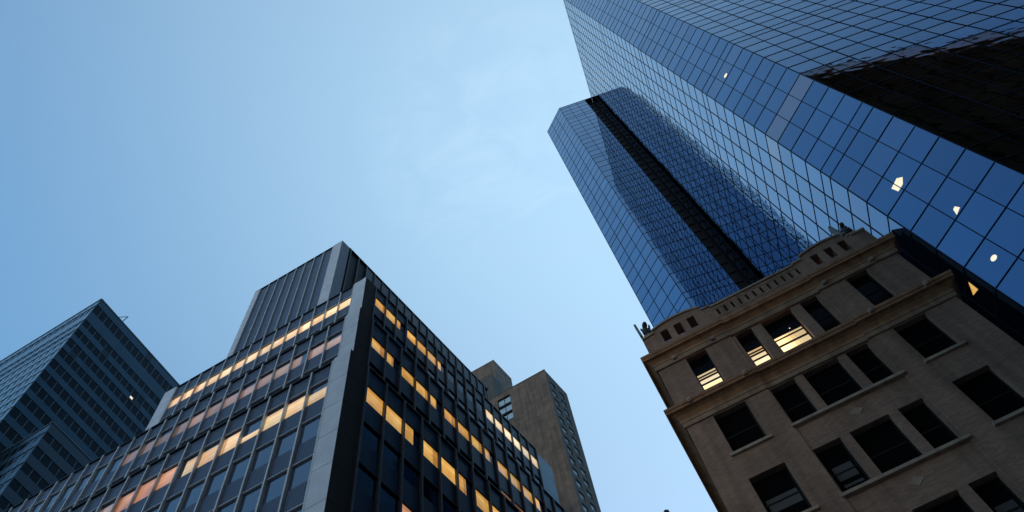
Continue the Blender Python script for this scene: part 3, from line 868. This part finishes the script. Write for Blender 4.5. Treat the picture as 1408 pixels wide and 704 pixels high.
# piers: one long pale corner pier per tier with open joints
def pier(fr, u0, u1, w0, w1, z0, z1, mat, step=2.6):
    m_ = MB(); z = z0
    nseg = max(1, round((z1-z0)/step)); hh = (z1-z0)/nseg
    for q in range(nseg): fr.box(m_, u0, u1, w0, w1, z0+q*hh+.014, z0+(q+1)*hh-.014, )
    o = m_.build('corner_pier', mat, off)
    m_ = MB(); fr.box(m_, u0+.02, u1-.02, w0, w1-.02, z0, z1-.02); m_.build('pier_core', M['joint_and_pier_shade'], off)
    return o
pier(LF('t3'), 0.0, 1.14, -.5, .16, -CAMZ, 43.0, M['pale_stone'])
pier(LF('t2'), 0.0, 1.15, -.5, .16, 43.0, 55.3, M['pale_stone'])
pier(LF('t1'), 0.0, 1.33, -.5, .16, 55.3, 75.1, M['pale_stone'])
pier(LF('t1'), 22.25, 23.65, -6, .16, 55.3, 75.1, M['pale_stone'])
pier(LF('pent'), 0.0, 1.30, -.5, .16, 75.1, 102.2, M['pale_stone'], 3.6)
pier(LF('pent'), 12.68, 13.4, -8, .16, 75.1, 102.2, M['pale_stone'], 3.6)
pier(RF('t3'), -.158, 1.2, -.5, .05, -CAMZ, 42.98, M['joint_and_pier_shade'])  # avenue side of the pale piers, shade painted as a dark colour
pier(RF('t2'), -.158, 1.1, -.5, .05, 43.0, 55.28, M['joint_and_pier_shade'])
pier(RF('t1'), -.158, 1.17, -.5, .05, 55.3, 75.08, M['joint_and_pier_shade'])
pier(RF('pent'), -.158, 1.2, -.5, .05, 75.1, 102.18, M['pier_shaded'])
pier(RF('t1'), 26.6, 29.3, -.6, .02, 55.3, 74.6, M['far_spandrel'])
# dark coping lines on each tier
for k, t in tiers.items():
    m_ = MB(); L_, R_ = LF(k), RF(k)
    L_.box(m_, 1.2, t['LL'], -.3, .10, t['top']-.14, t['top']+.04); R_.box(m_, 1.2, t['RR'] - (2.7 if k == 't1' else 0), -.3, .08, t['top']-.14, t['top']+.04)
    m_.build('coping', M['black_metal'], off)
m_ = MB(); L_ = RF('t1'); L_.box(m_, .5, 2.3, -2.4, -.9, 75.1, 77.6); m_.build('roof_vent', M['pale_stone'], off)

# ------------------------------------------------------------------ grey residential tower behind
SC = 84.0
CC = (.009046*SC, .99996*SC)
CL = Fr(*CC, 163, 1); CRr = Fr(*CC, 64.5, -1)
if CL.n.y > 0: CL.n = -CL.n
if CRr.n.x < 0: CRr.n = -CRr.n
CT = 1.6515*SC
ct = thing('apartment_tower', (CC[0]-6, CC[1]+8, 0), 'slab tower with blank grey brown wall and two columns of small windows on its edge', 'building')
m_ = MB()
prism(m_, [CL.o+CL.u*26, CL.o, CL.o+CRr.u*.02, CL.o+CL.u*26+CRr.u*7.1], -CAMZ, CT)
m_ = MB()
wl_h = 7.1
def P2(v): return v
front = MB()
wall_holes(CL, front, 0, 26, -CAMZ, CT, [(7.9, 10.6, CT-9.6, CT-1.6)], .5)
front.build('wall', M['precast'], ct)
sd = MB(); sdh = []
pit = .0347*SC
for k in range(34):
    zc = 1.6087*SC-k*pit
    if zc < 3: break
    for uc in (.0213*SC, .0556*SC): sdh.append((uc-.82, uc+.82, zc-.85, zc+.85))
wall_holes(CRr, sd, 0, wl_h, -CAMZ, CT, sdh, .3)
sd.face([CL.p(26, 0, -CAMZ), CL.p(26, 0, CT), CL.p(26, -7, CT), CL.p(26, -7, -CAMZ)])
bk = [CRr.p(wl_h, 0, -CAMZ), CRr.p(wl_h, 0, CT)]
bl = CRr.o + CRr.u*wl_h + CL.u*26
sd.face([bk[0], bk[1], Vector((bl.x, bl.y, CT+CAMZ)), Vector((bl.x, bl.y, 0))])
sd.face([CL.p(0, 0, CT), CL.p(26, 0, CT), Vector((bl.x, bl.y, CT+CAMZ)), bk[1]])
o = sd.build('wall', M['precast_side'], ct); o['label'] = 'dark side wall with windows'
it = []
for a_, b_, c_, d_ in sdh:
    m_ = MB(); k_ = random.uniform(.5, 1.05); CRr.quad(m_, a_+.08, b_-.08, c_+.08, d_-.08, -.2, (k_, k_, k_), .012)
    CRr.box(m_, a_, a_+.07, -.25, -.17, c_, d_, (.1, .1, .1)); CRr.box(m_, a_, b_, -.25, -.17, (c_+d_)/2-.04, (c_+d_)/2+.04, (.1, .1, .1))
    it.append((m_, M['c_glass'], None))
parts('window', it, ct, 100)
# tall window group at the top of the blank wall
for k in range(3):
    zt = CT-1.9-k*2.7
    m_ = MB(); CL.quad(m_, 8.0, 10.5, zt-1.95, zt, -.3, (.75, .9, .95), .006); g = m_.build('window', M['c_glass'], ct)
    m_ = MB(); CL.box(m_, 7.9, 10.6, -.38, -.1, zt-2.55, zt-1.97); m_.build('transom', M['black_metal'], ct)
m_ = MB(); CL.box(m_, 9.2, 9.3, -.38, -.2, CT-9.6, CT-1.6); m_.build('mullion', M['far_frame'], ct)
m_ = MB(); CL.box(m_, 0, 26, -.3, .05, CT+.005, CT+.3); m_.build('coping', M['precast_side'], ct)
# raised plant room on the roof with a lower block and a dark recess
def P_at(u, v, s):       # a point measured on the unit plane of the tower, s times as far
    q = Vector((CC[0]/SC, CC[1]/SC)) + CL.u*u
    return q*SC*s, v*SC*s
q, zt = P_at(.1207, 1.8154, 1.10)
fL = Fr(q.x, q.y, 163, 1); fR = Fr(q.x, q.y, 64.5, -1)
m_ = MB(); prism(m_, [q+fL.u*14, q, q+fR.u*6.6, q+fL.u*14+fR.u*6.6], CT*.98, zt); m_.build('plant_room', M['precast'], ct)
q, zt = P_at(.1308, 1.7591, 1.045)
m_ = MB(); prism(m_, [q+fL.u*9, q, q+fR.u*3.2, q+fL.u*9+fR.u*3.2], CT*1.0+1.4, zt); m_.build('plant_room', M['precast_side'], ct)
m_ = MB(); prism(m_, [q+fL.u*1.8-fL.n*.3, q-fL.u*.1-fL.n*.3, q+fR.u*2.6, q+fL.u*1.8+fR.u*2.6], CT+.1, CT+1.6); m_.build('roof_vent', M['black_metal'], ct)

# ------------------------------------------------------------------ far left office tower in blue grey glass bands
SA = 95.0
AC = (-.82554*SA, .56434*SA)
AT = 1.6100*SA
A1 = Fr(*AC, 162.4, 1); A2 = Fr(*AC, 72.7, -1)
if A1.n.y > 0: A1.n = -A1.n
if A2.n.x < 0: A2.n = -A2.n
at_ = thing('office_tower', (AC[0]-12, AC[1]+12, 0), 'far left office tower with blue grey bands and a bright glass left face', 'skyscraper')
def banded(fr1, fr2, c, top, L1, L2, name_parent, bands, bay, mat1='far_glass', mat2='far_spandrel'):
    m_ = MB(); o_ = c
    i1 = Vector(c) - fr1.n*.1 - fr2.n*.1
    prism(m_, [i1+fr1.u*L1, i1, i1+fr2.u*L2, i1+fr1.u*L1+fr2.u*L2], -CAMZ, top-.1)
    m_.build('wall', M['black_metal'], name_parent)
    win, spn, mul = [], [], []
    for (zt, zb, kind) in bands:
        for fr, L in ((fr1, L1), (fr2, L2)):
            if kind == 's':
                m_ = MB(); n_ = int(L/bay)
                for k in range(n_):
                    t_ = random.gauss(1, .06)
                    if random.random() < .02 and fr is fr2: t_ = .2
                    fr.quad(m_, k*bay, (k+1)*bay, zb, zt, .04, (t_, t_, t_), .002)
                fr.box(m_, 0, L, .03, .07, zb-.05, zb+.02, (1.3, 1.3, 1.3))
                spn.append((m_, M[mat2 if fr is fr2 else mat1], None))
            else:
                n_ = int(L/bay)
                for k in range(n_):
                    t_ = random.uniform(.5, 1.2)
                    m_ = MB(); fr.quad(m_, k*bay+.07, (k+1)*bay-.07, zb, zt, 0.0, (t_, t_, t_), .004)
                    win.append((m_, M['far_glass2' if (fr is fr2 or kind == 'l') else mat1], None))
    for k in range(int(L1/bay)+1):
        m_ = MB(); fr1.box(m_, k*bay-.05, k*bay+.05, 0, .06, -CAMZ, top-.5); mul.append((m_, M['far_frame'], None))
    for k in range(int(L2/bay)+1):
        m_ = MB(); fr2.box(m_, k*bay-.06, k*bay+.06, 0, .03, -CAMZ, top-.5); mul.append((m_, M['far_frame'], None))
    parts('window', win, name_parent, 100)
    parts('spandrel', spn, name_parent, 100)
    parts('mullion', mul, name_parent, 100)
bands = [(1.610, 1.587, 's'), (1.587, 1.5575, 'l'), (1.5575, 1.5235, 's'), (1.5235, 1.503, 'l'), (1.503, 1.4855, 's'), (1.4855, 1.4645, 'l'), (1.4645, 1.4485, 's')]
z = 1.4485
while z > .05:
    bands += [(z, z-.0225, 'w'), (z-.0225, z-.0385, 's')]; z -= .0385
bands = [(a*SA, b*SA, k) for a, b, k in bands]
banded(A1, A2, AC, AT, 60.0, 26.0, at_, bands, 1.5)
m_ = MB(); A1.box(m_, 0, 60, -.3, .12, AT, AT+.35); A2.box(m_, -.0, 26, -.3, .12, AT, AT+.35); m_.build('coping', M['far_frame'], at_)
m_ = MB(); A2.quad(m_, .1622*SA-.3, .1622*SA+.35, 1.457*SA-.3, 1.457*SA+.3, .09); m_.build('ceiling_light', M['spot'], at_)
m_ = MB(); A2.quad(m_, 8.0, 15.0, 1.332*SA, 1.350*SA, .03, (.022, .020, .014)); m_.build('ceiling_light', M['lit_orange'], at_)
# window cleaning davit on the roof edge
dv = thing('roof_davit', A2.p(.055*SA, -.2, AT+.35), 'thin triangular steel davit on the roof edge of the far left tower', 'davit')
def rod(mb, a, b, r=.09):
    a, b = Vector(a), Vector(b); d = (b-a).normalized(); s_ = d.orthogonal().normalized(); t_ = d.cross(s_)
    c = [a+s_*r, a+t_*r, a-s_*r, a-t_*r, b+s_*r, b+t_*r, b-s_*r, b-t_*r]; mb.box8(c)
m_ = MB(); p0 = A2.p(.0494*SA, 0, AT+.3); p1 = A2.p(.0637*SA, .4, AT+2.4); p2 = A2.p(.0615*SA, 0, AT+.3)
rod(m_, p1, p0); m_.build('boom', M['bronze'], dv)
m_ = MB(); rod(m_, p2, p1); m_.build('post', M['bronze'], dv)

# lower wing in front of its right face
SW = 86.0
WC = (-.78874*SW, .61473*SW); WT = 1.2250*SW
V1 = Fr(*WC, 162.4, 1); V2 = Fr(*WC, 72.7, -1)
if V1.n.y > 0: V1.n = -V1.n
if V2.n.x < 0: V2.n = -V2.n
wg = thing('office_building', (WC[0]-4, WC[1]+8, 0), 'lower dark banded office block standing before the far left tower', 'building')
bands = [(1.2250, 1.2030, 's'), (1.2030, 1.1840, 'l'), (1.1840, 1.1640, 's'), (1.1640, 1.1430, 'l'), (1.1430, 1.1230, 's')]
z = 1.1230
while z > .05:
    bands += [(z, z-.0190, 'l'), (z-.0190, z-.0390, 's')]; z -= .0390
bands = [(a*SW, b*SW, k) for a, b, k in bands]
banded(V1, V2, WC, WT, 9.9, 24.0, wg, bands, 1.5, 'wing_spandrel', 'wing_spandrel')
m_ = MB(); V1.box(m_, 0, 9.9, -.3, .12, WT, WT+.3); V2.box(m_, 0, 24, -.3, .12, WT, WT+.3); m_.build('coping', M['far_frame'], wg)

# ------------------------------------------------------------------ distant tower whose roof hut just shows between the blocks
DT = Fr(21.5, 148.5, 163, 1)
dtw = thing('distant_tower', (21.5, 154, 0), 'distant dark tower, only its roof tip showing at the bottom edge of the sky', 'building')
m_ = MB(); DT.box(m_, -5, 5, -14, 0, -CAMZ, 152.0); m_.build('wall', M['brick_dark'], dtw)
m_ = MB(); DT.box(m_, -1.0, .9, -2.2, -.4, 152.0, 166.3); DT.box(m_, -.5, .2, -1.6, -.9, 166.3, 167.2); m_.build('roof_hut', M['black_metal'], dtw)

# ------------------------------------------------------------------ dark tower across the street behind the camera (mirrored in the glass)
DF = Fr(0, -12, 165.2-180, 1)
if DF.n.y < 0: DF.n = -DF.n
dk = thing('office_tower', DF.p(70, -15, -CAMZ), 'dark brown office slab across the street, seen only mirrored in blue glass', 'skyscraper')
m_ = MB(); DF.box(m_, 40, 170, -24, 0, -CAMZ, 196); m_.build('wall', M['dark_office'], dk)
m_ = MB(); DF.box(m_, 62, 170, -.6, .3, 187, 192.5); m_.build('crown_band', M['dull_orange'], dk)
for k in range(22):
    m_ = MB(); DF.box(m_, 42+k*6, 42.8+k*6, 0, .6, 0, 186); m_.build('pilaster', M['dark_office'], dk)

# unseen brick block added on the camera's side to shade the brown building
ob = thing('brick_building', DF.p(12, -8, -CAMZ), 'plain dark brick block, unseen behind the camera, added to shade the brown building', 'building')
m_ = MB(); DF.box(m_, -7, 39, -18, 0, -CAMZ, 70); m_.build('wall', M['brick_dark'], ob)
m_ = MB(); DF.box(m_, -7.2, 39.2, -.2, .5, 68.6, 69.6); m_.build('cornice', M['terracotta'], ob)
